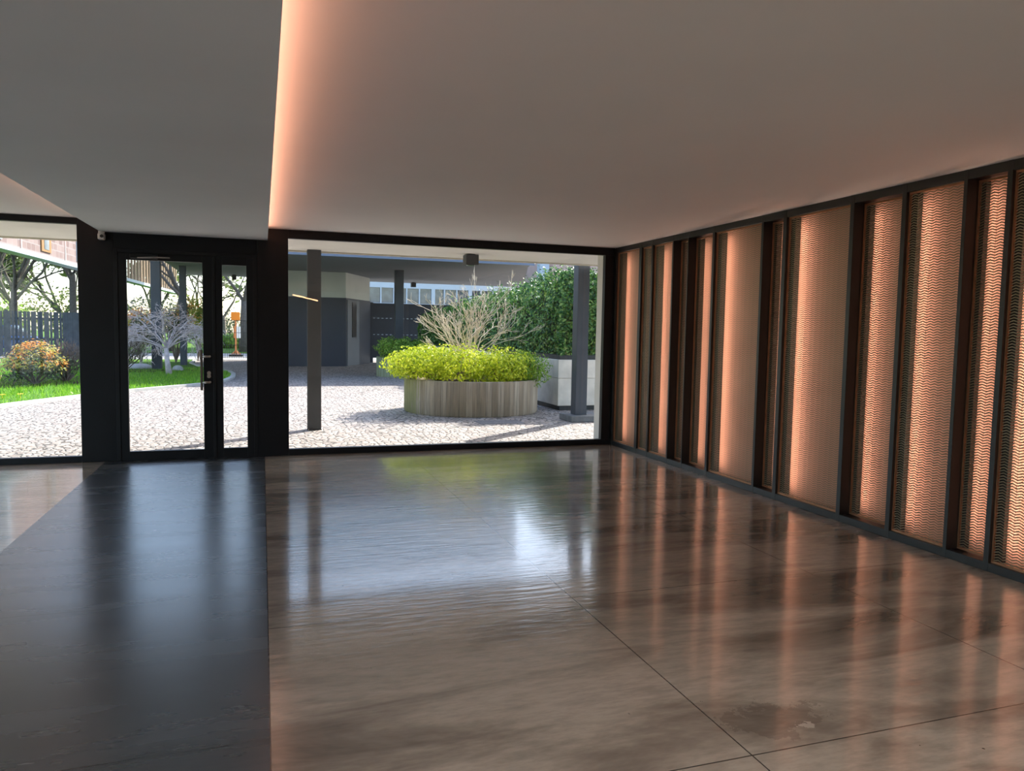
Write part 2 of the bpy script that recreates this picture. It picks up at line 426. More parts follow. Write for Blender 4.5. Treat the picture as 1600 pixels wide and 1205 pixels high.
PN = ['wide mesh panel beside the black corner post of the window', 'narrowest dark olive mesh panel, second from the window corner',
      'half dark half copper mesh panel, third from the window corner', 'thin deeply recessed mesh panel just before the first double black post',
      'recessed bright copper mesh panel behind the second black post, fifth from window', 'broad mesh panel with copper glow fading to olive, sixth from window',
      'slim recessed mesh panel between the two broadest panels', 'broadest mesh panel with dark left strip and fading copper glow, eighth from window',
      'recessed evenly lit copper mesh panel after the thickest black post', 'mesh panel with dark left strip and bright copper field, tenth from window',
      'slim recessed bright copper mesh panel, second from right picture edge', 'mesh panel cut by the right picture edge, mostly dark']
for (a, b, k), lab in zip(BAYS, PN):
    t = thing('mesh_panel', (MX[k], (a+b)/2, .06), lab, 'mesh panel', 'copper mesh panels of the right wall')
    g = .012
    mesh_panel(b+g, a-g, MX[k]).build('woven_mesh', M['mesh'], t)
    f = MB(); x0, x1 = MX[k]-.010, MX[k]+.010
    f.box(x0, x1, b+.001, b+g, .062, 2.725); f.box(x0, x1, a-g, a-.001, .062, 2.725); f.box(x0, x1, b+g, a-g, .062, .078); f.box(x0, x1, b+g, a-g, 2.709, 2.725)
    f.build('edge_frame', M['copper_frame'], t)

# ------------------------------------------------------------------ lights
def area(name, loc, d, sx, sy, power, colr, roll=None):
    L = bpy.data.lights.new(name, 'AREA'); L.shape = 'RECTANGLE'; L.size = sx; L.size_y = sy; L.energy = power; L.color = colr
    o = bpy.data.objects.new(name, L); col.objects.link(o); o.location = loc
    o.rotation_euler = Vector(d).to_track_quat('-Z', 'Y').to_euler(); return o
WARM = (1., .63, .47)
P_FILL = 36.
P_PANEL, P_COVE = 1.02, .50     # watts per metre
for a, b, k in BAYS:
    area('panel_light', (MX[k]+(.034 if k else .048), a-.007, 1.395), (.35, -.94, 0), .012, 2.55, P_PANEL*2.55*(.85 if k else (1.05 if a-b < .7 else 1.35)), WARM)
for x, sg in ((SX1-.075, 1), (SX0+.10, -1)):
    o = area('cove_light', (x, 1.8, SZ+.045), (0, 0, 1), .02, 15.4, P_COVE*15.4, (1., .43, .27))
    zax = -Vector((sg*.66, 0, .75)).normalized(); yax = Vector((0, 1, 0)); xax = yax.cross(zax)
    o.rotation_euler = Matrix((xax, yax, zax)).transposed().to_euler()
for i, (x, y, z, lab) in enumerate(((1.3, 1.0, HC, 'added round fill lamp in the ceiling nearest the soffit and viewer'), (3.4, 1.0, HC, 'added round fill lamp in the ceiling nearest the mesh wall and viewer'), (1.3, -1.4, HC, 'second added fill lamp behind the viewer beside the soffit'),
        (3.4, -1.4, HC, 'second added fill lamp behind the viewer beside the mesh wall'), (-.84, .6, SZ, 'added fill lamp in the soffit above the dark floor strip'), (-.84, -1.6, SZ, 'rear added fill lamp in the soffit'))):
    t = thing('fill_light', (x, y, z), lab, 'fill_light', 'added unseen fill lamps')  # added fill lamps, all out of view, to brighten floor and ceiling
    MB().lathe([(.085, z-.001), (.085, z-.012), (.066, z-.012), (.060, z-.001)], (x, y), 24).build('trim_ring', M['blackplastic'], t, True)
    D_ = bpy.data.lights.new('fill_light_bulb', 'SPOT'); D_.energy = P_FILL; D_.spot_size = R(128); D_.spot_blend = .7; D_.shadow_soft_size = .05; D_.color = (1., .97, .93)
    o = bpy.data.objects.new('fill_light_bulb', D_); col.objects.link(o); o.location = (0, 0, -.07); o.parent = t
sun = bpy.data.lights.new('sun', 'SUN'); sun.energy = 4.4; sun.angle = R(.53); sun.color = (1., .95, .87)
so = bpy.data.objects.new('sun', sun); col.objects.link(so); SD = Vector((.93, .78, 1.0)).normalized()
so.rotation_euler = (-SD).to_track_quat('-Z', 'Y').to_euler(); so.location = SD*60
wd = bpy.data.worlds.new('sky'); scn.world = wd; wd.use_nodes = True
nt = wd.node_tree; bg = nt.nodes['Background']; sk = nt.nodes.new('ShaderNodeTexSky'); sk.sky_type = 'NISHITA'; sk.sun_disc = False
sk.sun_elevation = math.asin(SD.z); sk.sun_rotation = math.atan2(.93, .78); sk.altitude = 100; sk.air_density = 1.; sk.dust_density = 1.5; sk.ozone_density = 1.
nt.links.new(sk.outputs[0], bg.inputs[0]); bg.inputs[1].default_value = .215

# ------------------------------------------------------------------ things in the room
t = thing('security_camera', (-1.72, YF-.01, 2.60), 'small white security camera below the soffit edge left of the door', 'security camera')
c_ = MB(); c_.tube([(-1.725, YF-.06, 2.655), (-1.725, YF-.06, 2.625)], .032, 14); c_.build('mount', M['whiteplastic'], t, False, .003)
c_ = MB(); c_.box(-1.757, -1.688, YF-.115, YF-.02, 2.555, 2.625); hb = c_.build('housing', M['whiteplastic'], t, False, .012)
c_ = MB(); c_.tube([(-1.712, YF-.116, 2.592), (-1.712, YF-.124, 2.592)], .019, 14); c_.build('lens', M['blackplastic'], t)

# ------------------------------------------------------------------ ground outside
gr = MB(); gr.face([(-45, YF+.07, 0), (60, YF+.07, 0), (60, 38.5, 0), (-45, 38.5, 0)]); gro = struct(gr.build('ground', M['cobble']))
MB().box(-90, 110, 38.5, 47.5, -.3, -.005).build('pavement', M['asphalt'], gro)
MB().box(-90, 110, 47.5, 190, -.3, .03).build('park_grass', M['grass'], gro)
MB().box(-45, 60, -45, YB-.3, -.3, -.02).build('rear_paving', M['asphalt'], gro)
MB().box(-45, XL-.3, YB-.3, YF+.07, -.3, -.01).build('side_paving', M['cobble'], gro)
# lawn with kerb
LP = [(-14.5, -1.0), (-11.2, 4.0), (-8.2, 9.6), (-6.2, 13.6), (-4.72, 16.45), (-3.9, 18.2), (-3.03, 19.86), (-2.2, 21.0), (-1.56, 21.9), (-1.1, 23.2), (-.95, 24.6), (-.98, 26.2), (-1.15, 27.6), (-1.7, 29.6), (-2.4, 31.4), (-2.9, 34.0), (-3.0, 37.8)]
lw = MB().prism(LP + [(-34, 38.4), (-34, -1)], -.02, .035); struct(lw.build('lawn', M['grass']))
kb = MB()
for (a, b) in zip(LP, LP[1:]):
    A = Vector((*a, 0)); Bv = Vector((*b, 0)); dd = (Bv-A).normalized(); nn = Vector((dd.y, -dd.x, 0))
    kb.prism([tuple((A - dd*.01)[:2]), tuple((A - dd*.01 + nn*.15)[:2]), tuple((Bv + dd*.02 + nn*.15)[:2]), tuple((Bv + dd*.02)[:2])], -.02, .065)
struct(kb.build('trim_3', M['kerb']))
# grass blades (uncountable)
gb = MB()
def inlawn(x, y):
    k = False; P = LP + [(-34, 38.4), (-34, -1)]
    for i in range(len(P)):
        (x1, y1), (x2, y2) = P[i], P[i-1]
        if (y1 > y) != (y2 > y) and x < (x2-x1)*(y-y1)/(y2-y1)+x1: k = not k
    return k
n_ = 0
while n_ < 26000:
    x = rnd.uniform(-9, -.9); y = rnd.uniform(15, 30)
    if not inlawn(x, y): continue
    n_ += 1; hgt = rnd.uniform(.04, .11); a = rnd.uniform(0, 2*PI); w = .012; dx, dy = math.cos(a)*w, math.sin(a)*w
    lx, ly = rnd.uniform(-.04, .04), rnd.uniform(-.04, .04)
    gb.face([(x-dx, y-dy, .03), (x+dx, y+dy, .03), (x+lx, y+ly, .03+hgt)])
M['blade'] = m_leaf('grass_blades', [(0, (.09,.25,.015)), (.6, (.19,.42,.025)), (1, (.32,.52,.05))], .4)
tag(gb.build('grass', M['blade']), 'bright green mown grass on the lawn behind the pale kerb', 'grass', None, 'stuff')
for x, y, lab in ((-5.0, 17.6, 'yellow dandelion in the lawn nearest the left picture edge'), (-4.72, 17.75, 'yellow dandelion in the lawn right of the edge one')):
    f_ = MB(); 
    for j in range(9):
        a = 2*PI*j/9; f_.face([(x, y, .14), (x+.05*math.cos(a-.3), y+.05*math.sin(a-.3), .15), (x+.06*math.cos(a), y+.06*math.sin(a), .135), (x+.05*math.cos(a+.3), y+.05*math.sin(a+.3), .15)])
    f_.tube([(x, y, .03), (x, y, .14)], .005, 5); tag(f_.build('dandelion', M['petal']), lab, 'flower', 'dandelions in the lawn')

# ------------------------------------------------------------------ entrance canopy, columns
cp = MB().box(-14, 12, YF+.08, 12.26, 2.80, 2.96); cpo = struct(cp.build('canopy', M['canopy']))
MB().box(-14, 12, 12.26, 12.30, 2.775, 2.96).build('fascia', M['fascia'], cpo)
# nearest column: flat face towards the room
def boxcol(x, y, w, dpt, z0, z1, mat, label, edge=None):
    t = thing('steel_column', (x, y, z0), label, 'column', 'dark steel columns')
    s_ = MB(); s_.box(x-w/2, x+w/2, y-dpt/2, y-dpt/2+.02, z0+.01, z1); s_.box(x-w/2, x+w/2, y+dpt/2-.02, y+dpt/2, z0+.01, z1); s_.box(x-.02, x+.02, y-dpt/2+.02, y+dpt/2-.02, z0+.01, z1)
    s_.build('shaft', mat, t, False, .002)
    b_ = MB(); b_.box(x-w/2-.008, x+w/2+.008, y-dpt/2-.008, y+dpt/2+.008, z0, z0+.01); b_.build('base_plate', mat, t)
boxcol(.770, 12.12, .205, .16, 0, 2.80, M['column'], 'nearest charcoal steel column standing alone on the sunlit cobbles')
t = thing('steel_column', (5.46, 12.50, 0), 'charcoal column on a low stone block at the right of the window', 'column', 'dark steel columns')
s_ = MB(); s_.box(5.35, 5.57, 12.40, 12.42, .11, 2.80); s_.box(5.35, 5.37, 12.42, 12.62, .11, 2.80); s_.box(5.55, 5.57, 12.42, 12.62, .11, 2.80); s_.box(5.37, 5.55, 12.60, 12.62, .11, 2.80)
s_.build('shaft', M['columnblue'], t, False, .004)
s_ = MB(); s_.box(5.20, 6.1, 12.22, 12.80, 0, .11); s_.build('plinth', M['plinth'], t, False, .01)
# spotlight box below canopy
t = thing('spotlight', (3.13, 11.5, 2.80), 'grey box spotlight hanging under the entrance canopy', 'spotlight')
s_ = MB(); s_.box(3.03, 3.235, 11.45, 11.65, 2.63, 2.785); s_.build('housing', M['column'], t, False, .004)
s_ = MB(); s_.box(3.08, 3.19, 11.5, 11.6, 2.785, 2.80); s_.build('mounting_plate', M['column'], t)
s_ = MB(); s_.tube([(3.13, 11.55, 2.635), (3.13, 11.55, 2.622)], .07, 16); s_.build('lens', M['pane_dark'], t)
mh = MB(); mh.box(3.55, 4.35, 12.25, 12.75, -.02, .006); tag(mh.build('manhole_cover', M['grate']), 'rectangular iron manhole cover in the cobbles before the round planter', 'manhole cover')

# ------------------------------------------------------------------ leaves / twigs
def leaf(mb, p, n, s, r, asp=.5):
    """a folded leaf of length s at p whose face looks roughly along n"""
    n = Vector(n); n = (n + Vector((r.gauss(0, .55), r.gauss(0, .55), r.gauss(0, .45)))).normalized()
    u = n.cross(Vector((r.gauss(0, 1), r.gauss(0, 1), r.gauss(0, 1)))).normalized(); w = n.cross(u)
    p = Vector(p); a = p + u*s*.5; b = p - u*s*.5; e = w*s*asp*.5; k = n*s*.10
    i = len(mb.v); mb.v += [tuple(b), tuple(p-e+k), tuple(a), tuple(p+e+k)]
    mb.f.append((i, i+1, i+2, i+3)); mb.m.append(0)
def blob_leaves(mb, c, rad, n, s, r, shell=.35, zmin=None, lump=.16, up=.25):
    cx, cy, cz = c; rx, ry, rz = rad; k = 0
    while k < n:
        d = Vector((r.gauss(0, 1), r.gauss(0, 1), r.gauss(0, 1))).normalized()
        q = 1 - shell*r.random()**1.6
        q *= 1 + lump*2*noise.noise(Vector((d.x*2.1+cx, d.y*2.1+cy, d.z*2.1+cz)))
        p = (cx+d.x*rx*q, cy+d.y*ry*q, cz+d.z*rz*q); k += 1
        if zmin is not None and p[2] < zmin: continue
        leaf(mb, p, (d.x, d.y, d.z+up), s*r.uniform(.65, 1.25), r)
def blob_core(mb, c, rad, sc=.72, zmin=None, nu=14, nv=8):
    cx, cy, cz = c; rx, ry, rz = [q*sc for q in rad]; i0 = len(mb.v)
    for a in range(nv+1):
        th = PI*a/nv
        for b in range(nu):
            ph = 2*PI*b/nu; z = cz+rz*math.cos(th)
            if zmin is not None: z = max(z, zmin)
            mb.v.append((cx+rx*math.sin(th)*math.cos(ph), cy+ry*math.sin(th)*math.sin(ph), z))
    for a in range(nv):
        for b in range(nu):
            mb.f.append((i0+a*nu+b, i0+(a+1)*nu+b, i0+(a+1)*nu+(b+1) % nu, i0+a*nu+(b+1) % nu)); mb.m.append(0)

def branch(mb, p, d, ln, rad, depth, r, spread=.5, up=.12, kids=(2, 3), shrink=.72, seg=3, nside=5, droop=0., tips=None, minr=.003):
    pts = [Vector(p)]; rads = [rad]; dd = Vector(d).normalized()
    for i in range(seg):
        dd = (dd + Vector((r.gauss(0, .13), r.gauss(0, .13), r.gauss(0, .09)+up-droop*(i+1)*.4))).normalized()
        pts.append(pts[-1] + dd*ln/seg); rads.append(max(minr, rad*(1-.38*(i+1)/seg)))
    mb.tube(pts, rads, nside if depth > 1 else 4, False)
    if depth <= 0:
        if tips is not None: tips.append(pts[-1])
        return
    n = r.randint(*kids)
    for k in range(n):
        t = r.uniform(.55, 1.) if k else 1.
        i = min(seg-1, int(t*seg)); f = t*seg-i
        q = pts[i].lerp(pts[i+1], min(1, f))
        nd = (dd + Vector((r.gauss(0, spread), r.gauss(0, spread), r.gauss(0, spread*.6)))).normalized()
        branch(mb, q, nd, ln*shrink*r.uniform(.75, 1.2), max(minr, rad*.6), depth-1, r, spread, up, kids, shrink, seg, nside, droop, tips, minr)

# ------------------------------------------------------------------ round planter, lime shrub, bare tree
PC = (3.98, 14.52); PR = 1.335
t = thing('concrete_planter', (*PC, 0), 'large round board-marked concrete planter holding lime shrubs', 'planter', 'concrete planters')
pl = MB().lathe([(PR-.02, 0), (PR, .03), (PR, .64), (PR-.015, .655), (PR-.12, .655), (PR-.12, .5)], PC, 96); pl.build('wall', M['planter'], t, True)
so_ = MB().lathe([(PR-.12, .55), (.6, .585), (0.02, .60)], PC, 48); so_.build('soil', M['soil'], t, True)
r = random.Random(3)
def mound(name, lobes, n, s, leafmat, label, zmin, twig=True, cat='shrub', group=None, base=None, core=M['soil'], seed=1, extra=None):
    r = random.Random(seed); bx, by, bz = base
    t = thing(name, base, label, cat, group)
    lv = MB(); tot = sum(l[1][0]*l[1][2] for l in lobes)
    for c, rad in lobes: blob_leaves(lv, c, rad, int(n*rad[0]*rad[2]/tot), s, r, .45, zmin, .26)
    lv.build('foliage', leafmat, t)
    st = MB()
    for c, rad in lobes:
        for k in range(10):
            a = r.uniform(0, 2*PI); q = r.uniform(.2, .85)
            st.tube([(bx, by, bz), (c[0]+rad[0]*q*.6*math.cos(a), c[1]+rad[1]*q*.6*math.sin(a), (bz+c[2])/2+.05), (c[0]+rad[0]*q*math.cos(a), c[1]+rad[1]*q*math.sin(a), c[2]+rad[2]*.55*(1-q*.5))], [.012, .009, .004], 5)
    st.build('stems', M['browntwig'], t)
    if extra: extra(t, r)
    return t
mound('lime_shrub', [((2.98,14.15,.92),(.72,.70,.36)), ((3.55,13.80,.93),(.70,.55,.38)), ((3.2,15.0,.95),(.8,.6,.34)), ((4.05,15.1,.92),(.8,.6,.33)), ((2.62,14.3,.95),(.42,.5,.26))],
      9000, .072, M['leaf_lime'], 'bright yellow-green shrub filling the left of the round planter', .67, base=(3.3, 14.4, .60), seed=4)
mound('lime_shrub', [((4.30,13.75,.88),(.62,.5,.36)), ((4.72,14.2,.88),(.55,.6,.36))], 4600, .07, M['leaf_lime'], 'yellow-green shrub at the middle front of the round planter', .60, base=(4.45, 14.0, .60), seed=5)
mound('green_shrub', [((5.0,13.98,.85),(.42,.5,.34)), ((5.05,14.6,.85),(.36,.5,.36))], 3600, .055, M['leaf_box'], 'darker green shrub at the right end of the round planter', .45, base=(4.95, 14.3, .60), seed=6)
t = thing('bare_tree', (3.95, 14.62, .60), 'leafless pale multi-stemmed small tree rising from the round planter', 'tree')
r = random.Random(21); bt = MB()
for k in range(16):
    a = 2*PI*k/16; b0 = (3.97+.07*math.cos(a), 14.62+.07*math.sin(a), .58)
    dx = -.80 + 1.0*k/15
    branch(bt, b0, (dx, r.uniform(-.35, .35), 1.0), r.uniform(.66, .88)*(1.28-.5*abs(dx)), .0125, 4, r, .34, .05, (2, 3), .62, 3, 5, 0, None, .0032)
for k in range(3):
    branch(bt, (4.02+.04*k, 14.64, .58), (-.02+.07*k, .1, 1), .95, .019, 4, r, .44, .03, (2, 3), .62, 3, 5, 0, None, .0032)
bt.build('branches', M['palebark'], t, True)

# second planter
P2 = (4.67, 25.6)
t = thing('concrete_planter', (*P2, 0), 'farther mossy round concrete planter near the dark gate', 'planter', 'concrete planters')
MB().lathe([(.99, 0), (.99, .66), (.89, .66), (.89, .5)], P2, 64).build('wall', M['mossy'], t, True)
MB().lathe([(.89, .55), (.5, .6), (0.02, .62)], P2, 32).build('soil', M['soil'], t, True)
mound('green_shrub', [((4.30,25.3,.98),(.70,.7,.34)), ((5.0,25.5,.95),(.7,.8,.30))], 5200, .085, M['leaf_box'], 'rounded green shrub in the farther mossy planter', .60, base=(4.8, 25.5, .62), seed=8)

# ------------------------------------------------------------------ hedge in white planter wall
t = thing('planter_box', (7.3, 20.0, 0), 'long white concrete planter box under the tall hedge', 'planter box')
w_ = MB(); w_.box(5.70, 9.0, 14.12, 29.0, .10, .66); w_.build('lower_wall', M['whitewall'], t, False, .006)
w_ = MB(); w_.box(5.695, 9.0, 14.115, 29.0, .665, 1.04); w_.build('upper_wall', M['whitewall'], t, False, .006)
w_ = MB(); w_.box(5.76, 8.9, 14.18, 28.9, 0, .10); w_.build('recessed_base', M['darkcap'], t)
w_ = MB(); w_.box(5.73, 8.9, 14.15, 28.9, 1.04, 1.13); tag(w_.build('cap', M['darkcap'], t), 'black metal edge along the top')
t = thing('hedge', (7.3, 21.0, 1.13), 'tall dense green hedge growing along the white planter box', 'hedge')
r = random.Random(11); hg = MB()
def htop(y): return 2.78 - max(0, y-15.5)*.052 + .14*noise.noise(Vector((y*.9, .3, 0)))
for k in range(34000):
    q = r.random()
    if q < .50:      # long face
        y = 14.3 + 14.6*r.random()**1.35; z = r.uniform(.75, htop(y)); nx = (-1, -.15, .25); x = 5.80 + .16*noise.noise(Vector((y*1.3, z*1.5, 2))) + r.random()**2*.3 - max(0, (y-18))*.004
    elif q < .76:    # front end
        x = r.uniform(5.75, 8.8); z = r.uniform(1.1, htop(14.6)); y = 14.22 + .16*noise.noise(Vector((x*1.5, z*1.5, 7))) + r.random()**2*.3; nx = (-.1, -1, .25)
    else:            # top
        y = 14.3 + 14.6*r.random()**1.35; x = r.uniform(5.75, 8.8); z = htop(y) + .12*noise.noise(Vector((x*2, y*2, 1))) + r.gauss(0, .04) + (.22*r.random()**5); nx = (0, -.2, 1)
    leaf(hg, (x, y, z), nx, .085*r.uniform(.7, 1.3)*(1+.02*(y-14)), r, .5)
hg.build('foliage', M['leaf_hedge'], t)
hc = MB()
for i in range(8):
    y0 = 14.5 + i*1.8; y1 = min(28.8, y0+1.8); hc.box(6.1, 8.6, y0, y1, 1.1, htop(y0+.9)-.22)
hc.build('shade_core', plain('dark_shade_core', (.03,.035,.02), .95), t)  # solid dark boxes added to block light, standing in for inner shade
# trellis frame behind the hedge end
t = thing('steel_trellis', (6.6, 14.9, 1.1), 'dark steel frame rising out of the hedge behind the right column', 'trellis')
s_ = MB(); s_.box(6.02, 6.14, 14.75, 14.87, 1.13, 2.86); s_.box(6.14, 8.6, 14.78, 14.84, 2.72, 2.86); s_.box(8.5, 8.6, 14.75, 14.87, 1.13, 2.86); s_.build('frame', M['column'], t)

# ------------------------------------------------------------------ gatehouse, gate, canopy
t = thing('gatehouse', (2, 35, 0), 'dark blue angular gatehouse with pale band under the grey canopy', 'gatehouse')
GP = [(-.1, 32.2), (3.35, 32.2), (4.76, 35.2), (3.8, 38), (-.1, 38)]
MB().prism(GP, 0, 2.87).build('wall', M['gatewall'], t)
GP2 = [(-.08, 32.23), (3.34, 32.23), (4.73, 35.2), (3.78, 37.95), (-.08, 37.95)]
tag(MB().prism(GP2, 2.87, 3.93).build('pale_band', M['gateband'], t), 'pale green-grey upper band')
A = Vector((3.35, 32.2, 0)); Dv = (Vector((4.76, 35.2, 0))-A); Ln = Dv.length; Dv.normalize(); Nv = Vector((Dv.y, -Dv.x, 0))
Mx = Matrix(((Dv.x, Nv.x, 0, A.x), (Dv.y, Nv.y, 0, A.y), (0, 0, 1, 0), (0, 0, 0, 1)))
wp = MB(); wp.box(.10, 1.65, 0, .03, 0, 2.8, Mx); wpo = wp.build('window_panel', M['gatepanel'], t)
wp = MB(); wp.box(.66, 1.22, .03, .05, 1.22, 2.72, Mx); wp.build('slit_window', M['blackplastic'], wpo)
s_ = MB()
for x in (.62, 1.9): s_.box(x-.012, x+.012, 32.185, 32.2, 0, 2.87)
s_.build('cladding_joint', M['gatepanel'], t)
cn = MB().prism([(-2.6, 25.4), (-1.4, 24.5), (8.9, 24.5), (9.2, 26), (13.2, 38.0), (-3.4, 38.0), (-3.4, 27.5)], 3.94, 4.06); cno = struct(cn.build('gate_canopy', M['slabdark']))
MB().prism([(-2.65, 25.37), (-1.45, 24.44), (8.95, 24.44), (9.25, 26), (13.25, 38.05), (-3.45, 38.05), (-3.45, 27.5)], 4.06, 4.22).build('roof_edge', M['slabblue'], cno)
MB().box(-1.4, 8.9, 24.44, 24.5, 3.86, 4.06).build('fascia', M['slabblue'], cno)
def pier(x, y, w, z1, label):
    t = thing('steel_column', (x, y, 0), label, 'column', 'dark steel columns')
    s_ = MB(); s_.box(x-w/2, x+w/2, y-w/2, y+w/2, .02, z1); s_.build('shaft', M['columnblue'], t, False, .015)
    s_ = MB(); s_.box(x-w/2-.04, x+w/2+.04, y-w/2-.04, y+w/2+.04, 0, .02); s_.build('base_plate', M['column'], t)
pier(5.19, 30.0, .33, 3.94, 'blue-grey column carrying the gatehouse canopy beside the dark gate')
pier(-3.48, 28.7, .31, 4.15, 'thick dark column in the lawn behind the weeping twiggy shrub')
pier(-2.96, 32.4, .25, 3.94, 'slimmer dark column in the lawn, right one seen through the door')
pier(-2.32, 37.6, .22, 3.94, 'farthest dark column, seen at the right edge of the door glass')
t = thing('steel_gate', (7.2, 36.0, 0), 'dark slatted gate between gatehouse and hedge with two rows of slots', 'gate')
for x in (4.85, 9.4): B(x, x+.15, 35.95, 36.1, 0, 2.85).build('post', M['gatewall'], t)
s_ = MB(); s_.box(5.0, 9.4, 36.0, 36.05, .22, .30); s_.box(5.0, 9.4, 36.0, 36.05, 2.72, 2.82)
n = 44
for i in range(n):
    x = 5.0 + 4.4*i/n
    if i % 2 == 0:
        for z0, z1 in ((.3, 1.322), (1.338, 2.102), (2.118, 2.72)): s_.box(x, x+.1, 36.0, 36.04, z0, z1)
    else: s_.box(x, x+.1, 36.0, 36.04, .3, 2.72)
s_.build('slat_panel', M['gatewall'], t)
t = thing('spotlight', (7.15, 37.2, 3.94), 'small black spotlight under the far edge of gatehouse canopy', 'spotlight')
s_ = MB(); s_.box(7.03, 7.27, 37.1, 37.3, 3.70, 3.92); s_.build('housing', M['blackplastic'], t); s_ = MB(); s_.box(7.1, 7.2, 37.15, 37.25, 3.92, 3.94); s_.build('mounting_plate', M['column'], t)
t = thing('spotlight', (-1.2, 36.5, 3.94), 'black spotlight under gatehouse canopy above the orange sign', 'spotlight')
s_ = MB(); s_.box(-1.28, -1.09, 36.4, 36.6, 3.70, 3.92); s_.build('housing', M['blackplastic'], t); s_ = MB(); s_.box(-1.23, -1.14, 36.45, 36.55, 3.92, 3.94); s_.build('mounting_plate', M['column'], t)

# ------------------------------------------------------------------ buildings
t = thing('white_building', (9.8, 58, 0), 'white building with a strip of windows behind the dark gate', 'building')
MB().box(.6, 19, 55.3, 63, 0, 3.40).build('lower_wall', M['winwhite'], t)
MB().box(.6, 19, 55.3, 63, 4.72, 16.5).build('upper_wall', M['winwhite'], t)
MB().box(.9, 18.7, 55.9, 62.7, 3.40, 4.72).build('core', M['pane_dark'], t)
s_ = MB(); s_.box(.6, 19.1, 54.9, 55.3, 3.0, 3.22); s_.build('sill', M['beam'], t)
for i in range(13):
    x = 6.3 + i*.95
    f_ = MB(); w = .09 if i % 3 else .28
    f_.box(x, x+w, 55.3, 55.5, 3.4, 4.72); f_.box(x+w, x+.95, 55.3, 55.5, 3.4, 3.5); f_.box(x+w, x+.95, 55.3, 55.5, 4.62, 4.72)
    fo = f_.build('window', M['winwhite'], t)
    MB().box(x+w, x+.95, 55.42, 55.46, 3.5, 4.62).build('pane', M['pane_dark'], fo)
t = thing('pink_building', (21, 48, 0), 'pinkish rendered building with white pillar above the hedge', 'building')
MB().box(17.6, 30, 45, 52, 0, 6.2).build('wall', M['pinkwall'], t)
s_ = MB(); s_.box(16.7, 17.3, 44.8, 45.4, 0, 6.4); tag(s_.build('pillar', M['beam'], t), 'white square pillar'); s_ = MB(); s_.box(17.6, 30, 44.93, 45, 4.7, 4.8); s_.box(17.6, 30, 44.93, 45, 5.35, 5.42); s_.build('ledge', M['pinkwall'], t)

# upper storey on the left with brick facade and timber screen, slightly turned
ang = -math.atan(.057); c0 = Vector((-8.96, 31.8, 0))
Mb = Matrix.Translation(c0) @ Matrix.Rotation(ang, 4, 'Z')    # local: +Y along facade, +X to the viewer side
t = thing('brick_building', c0, 'raised brick upper storey with pale beam and timber screen at left', 'building')
s_ = MB(); s_.box(-.5, .05, -12, 40, 4.27, 4.45, Mb); tag(s_.build('floor_beam', M['beam'], t), 'pale blue-white floor beam')
s_ = MB(); s_.box(-1.3, 0, -12, 17.5, 4.45, 9.2, Mb); s_.build('brick_wall', M['brick'], t)
for y0, y1, m_ in ((4.3, 5.5, 'winbrown'), (9.3, 11.0, 'pane_dark'), (-1.6, .1, 'pane_dark')):
    s_ = MB(); s_.box(.0, .05, y0, y1, 4.6, 8.4, Mb); f0 = s_.build('window', M['winbrown'] if m_ == 'winbrown' else M['beam'], t)
    s_ = MB(); s_.box(.05, .06, y0+.3, y1-.3, 4.7, 8.2, Mb); s_.build('pane', M['pane_dark'], f0)
for y in (2.1, 7.6): MB().box(.0, .02, y-.08, y+.08, 4.45, 9.2, Mb).build('downpipe', M['pinkwall'], t)
k = 0
for i in range(23):
    y = 18.4 + i*.92
    s_ = MB(); s_.box(-.3, -.18, y, y+.2, 4.45, 8.6, Mb); s_.build('slat', M['slatwood'], t)
s_ = MB(); s_.box(-.5, .05, 17.5, 40, 8.6, 8.9, Mb); s_.build('top_beam', M['column'], t)
for y in (-11, 12, 15):
    s_ = MB(); s_.box(-.45, -.1, y, y+.3, .03, 4.2, Mb); s_.build('support', M['column'], t)

# ------------------------------------------------------------------ fences, sign, car
t = thing('slat_fence', (-13, 40, 0), 'dark vertical slat fence behind the flowering shrubs at left', 'fence')
s_ = MB(); r = random.Random(5); x = -19.0
while x < -6.6:
    w = r.choice((.09, .12, .2, .28)); s_.box(x, x+w, 40-.02, 40+.02, .03, 2.16 + (x+19)*-.004); x += w + (r.choice((.025, .04, .06)) if x < -8.9 else .004)
s_.box(-19, -6.6, 40.02, 40.06, .8, .9); s_.box(-19, -6.6, 40.02, 40.06, 1.75, 1.85)
s_.build('slats', M['fence'], t)
for x in (-18, -14.6, -11.2, -7.8):
    s_ = MB(); s_.box(x, x+.12, 40.06, 40.18, 0, 2.2); s_.build('post', M['fence'], t)
t = thing('wire_fence', (-1.3, 38.6, 0), 'thin dark metal grid fence in front of the orange sign', 'fence')
s_ = MB()
for i in range(28):
    x = -2.75 + i*.105; s_.box(x-.008, x+.008, 38.59, 38.61, .06, 1.92)
for z in (.1, .7, 1.3, 1.88): s_.box(-2.78, .12, 38.585, 38.615, z-.012, z+.012)
s_.build('grid', M['column'], t)
for x in (-2.8, .12):
    s_ = MB(); s_.box(x-.03, x+.03, 38.57, 38.63, 0, 2.0); s_.build('post', M['column'], t)
t = thing('road_sign', (-1.33, 42.7, 0), 'temporary orange square road sign on a pole behind the grid fence', 'sign')
s_ = MB(); s_.box(-1.56, -1.12, 42.6, 42.8, 1.93, 2.36); s_.build('panel', M['orange'], t, False, .02)
s_ = MB(); s_.tube([(-1.33, 42.72, .1), (-1.33, 42.72, 1.95)], .045, 10); s_.build('pole', M['orangepole'], t)
s_ = MB(); s_.box(-1.30, -1.09, 42.62, 42.66, .98, 1.6); tag(s_.build('sheet', M['paper'], t), 'white sheet fixed to the pole')
s_ = MB(); s_.box(-1.44, -1.30, 42.62, 42.67, .98, 1.62); s_.build('side_board', M['orangepole'], t)
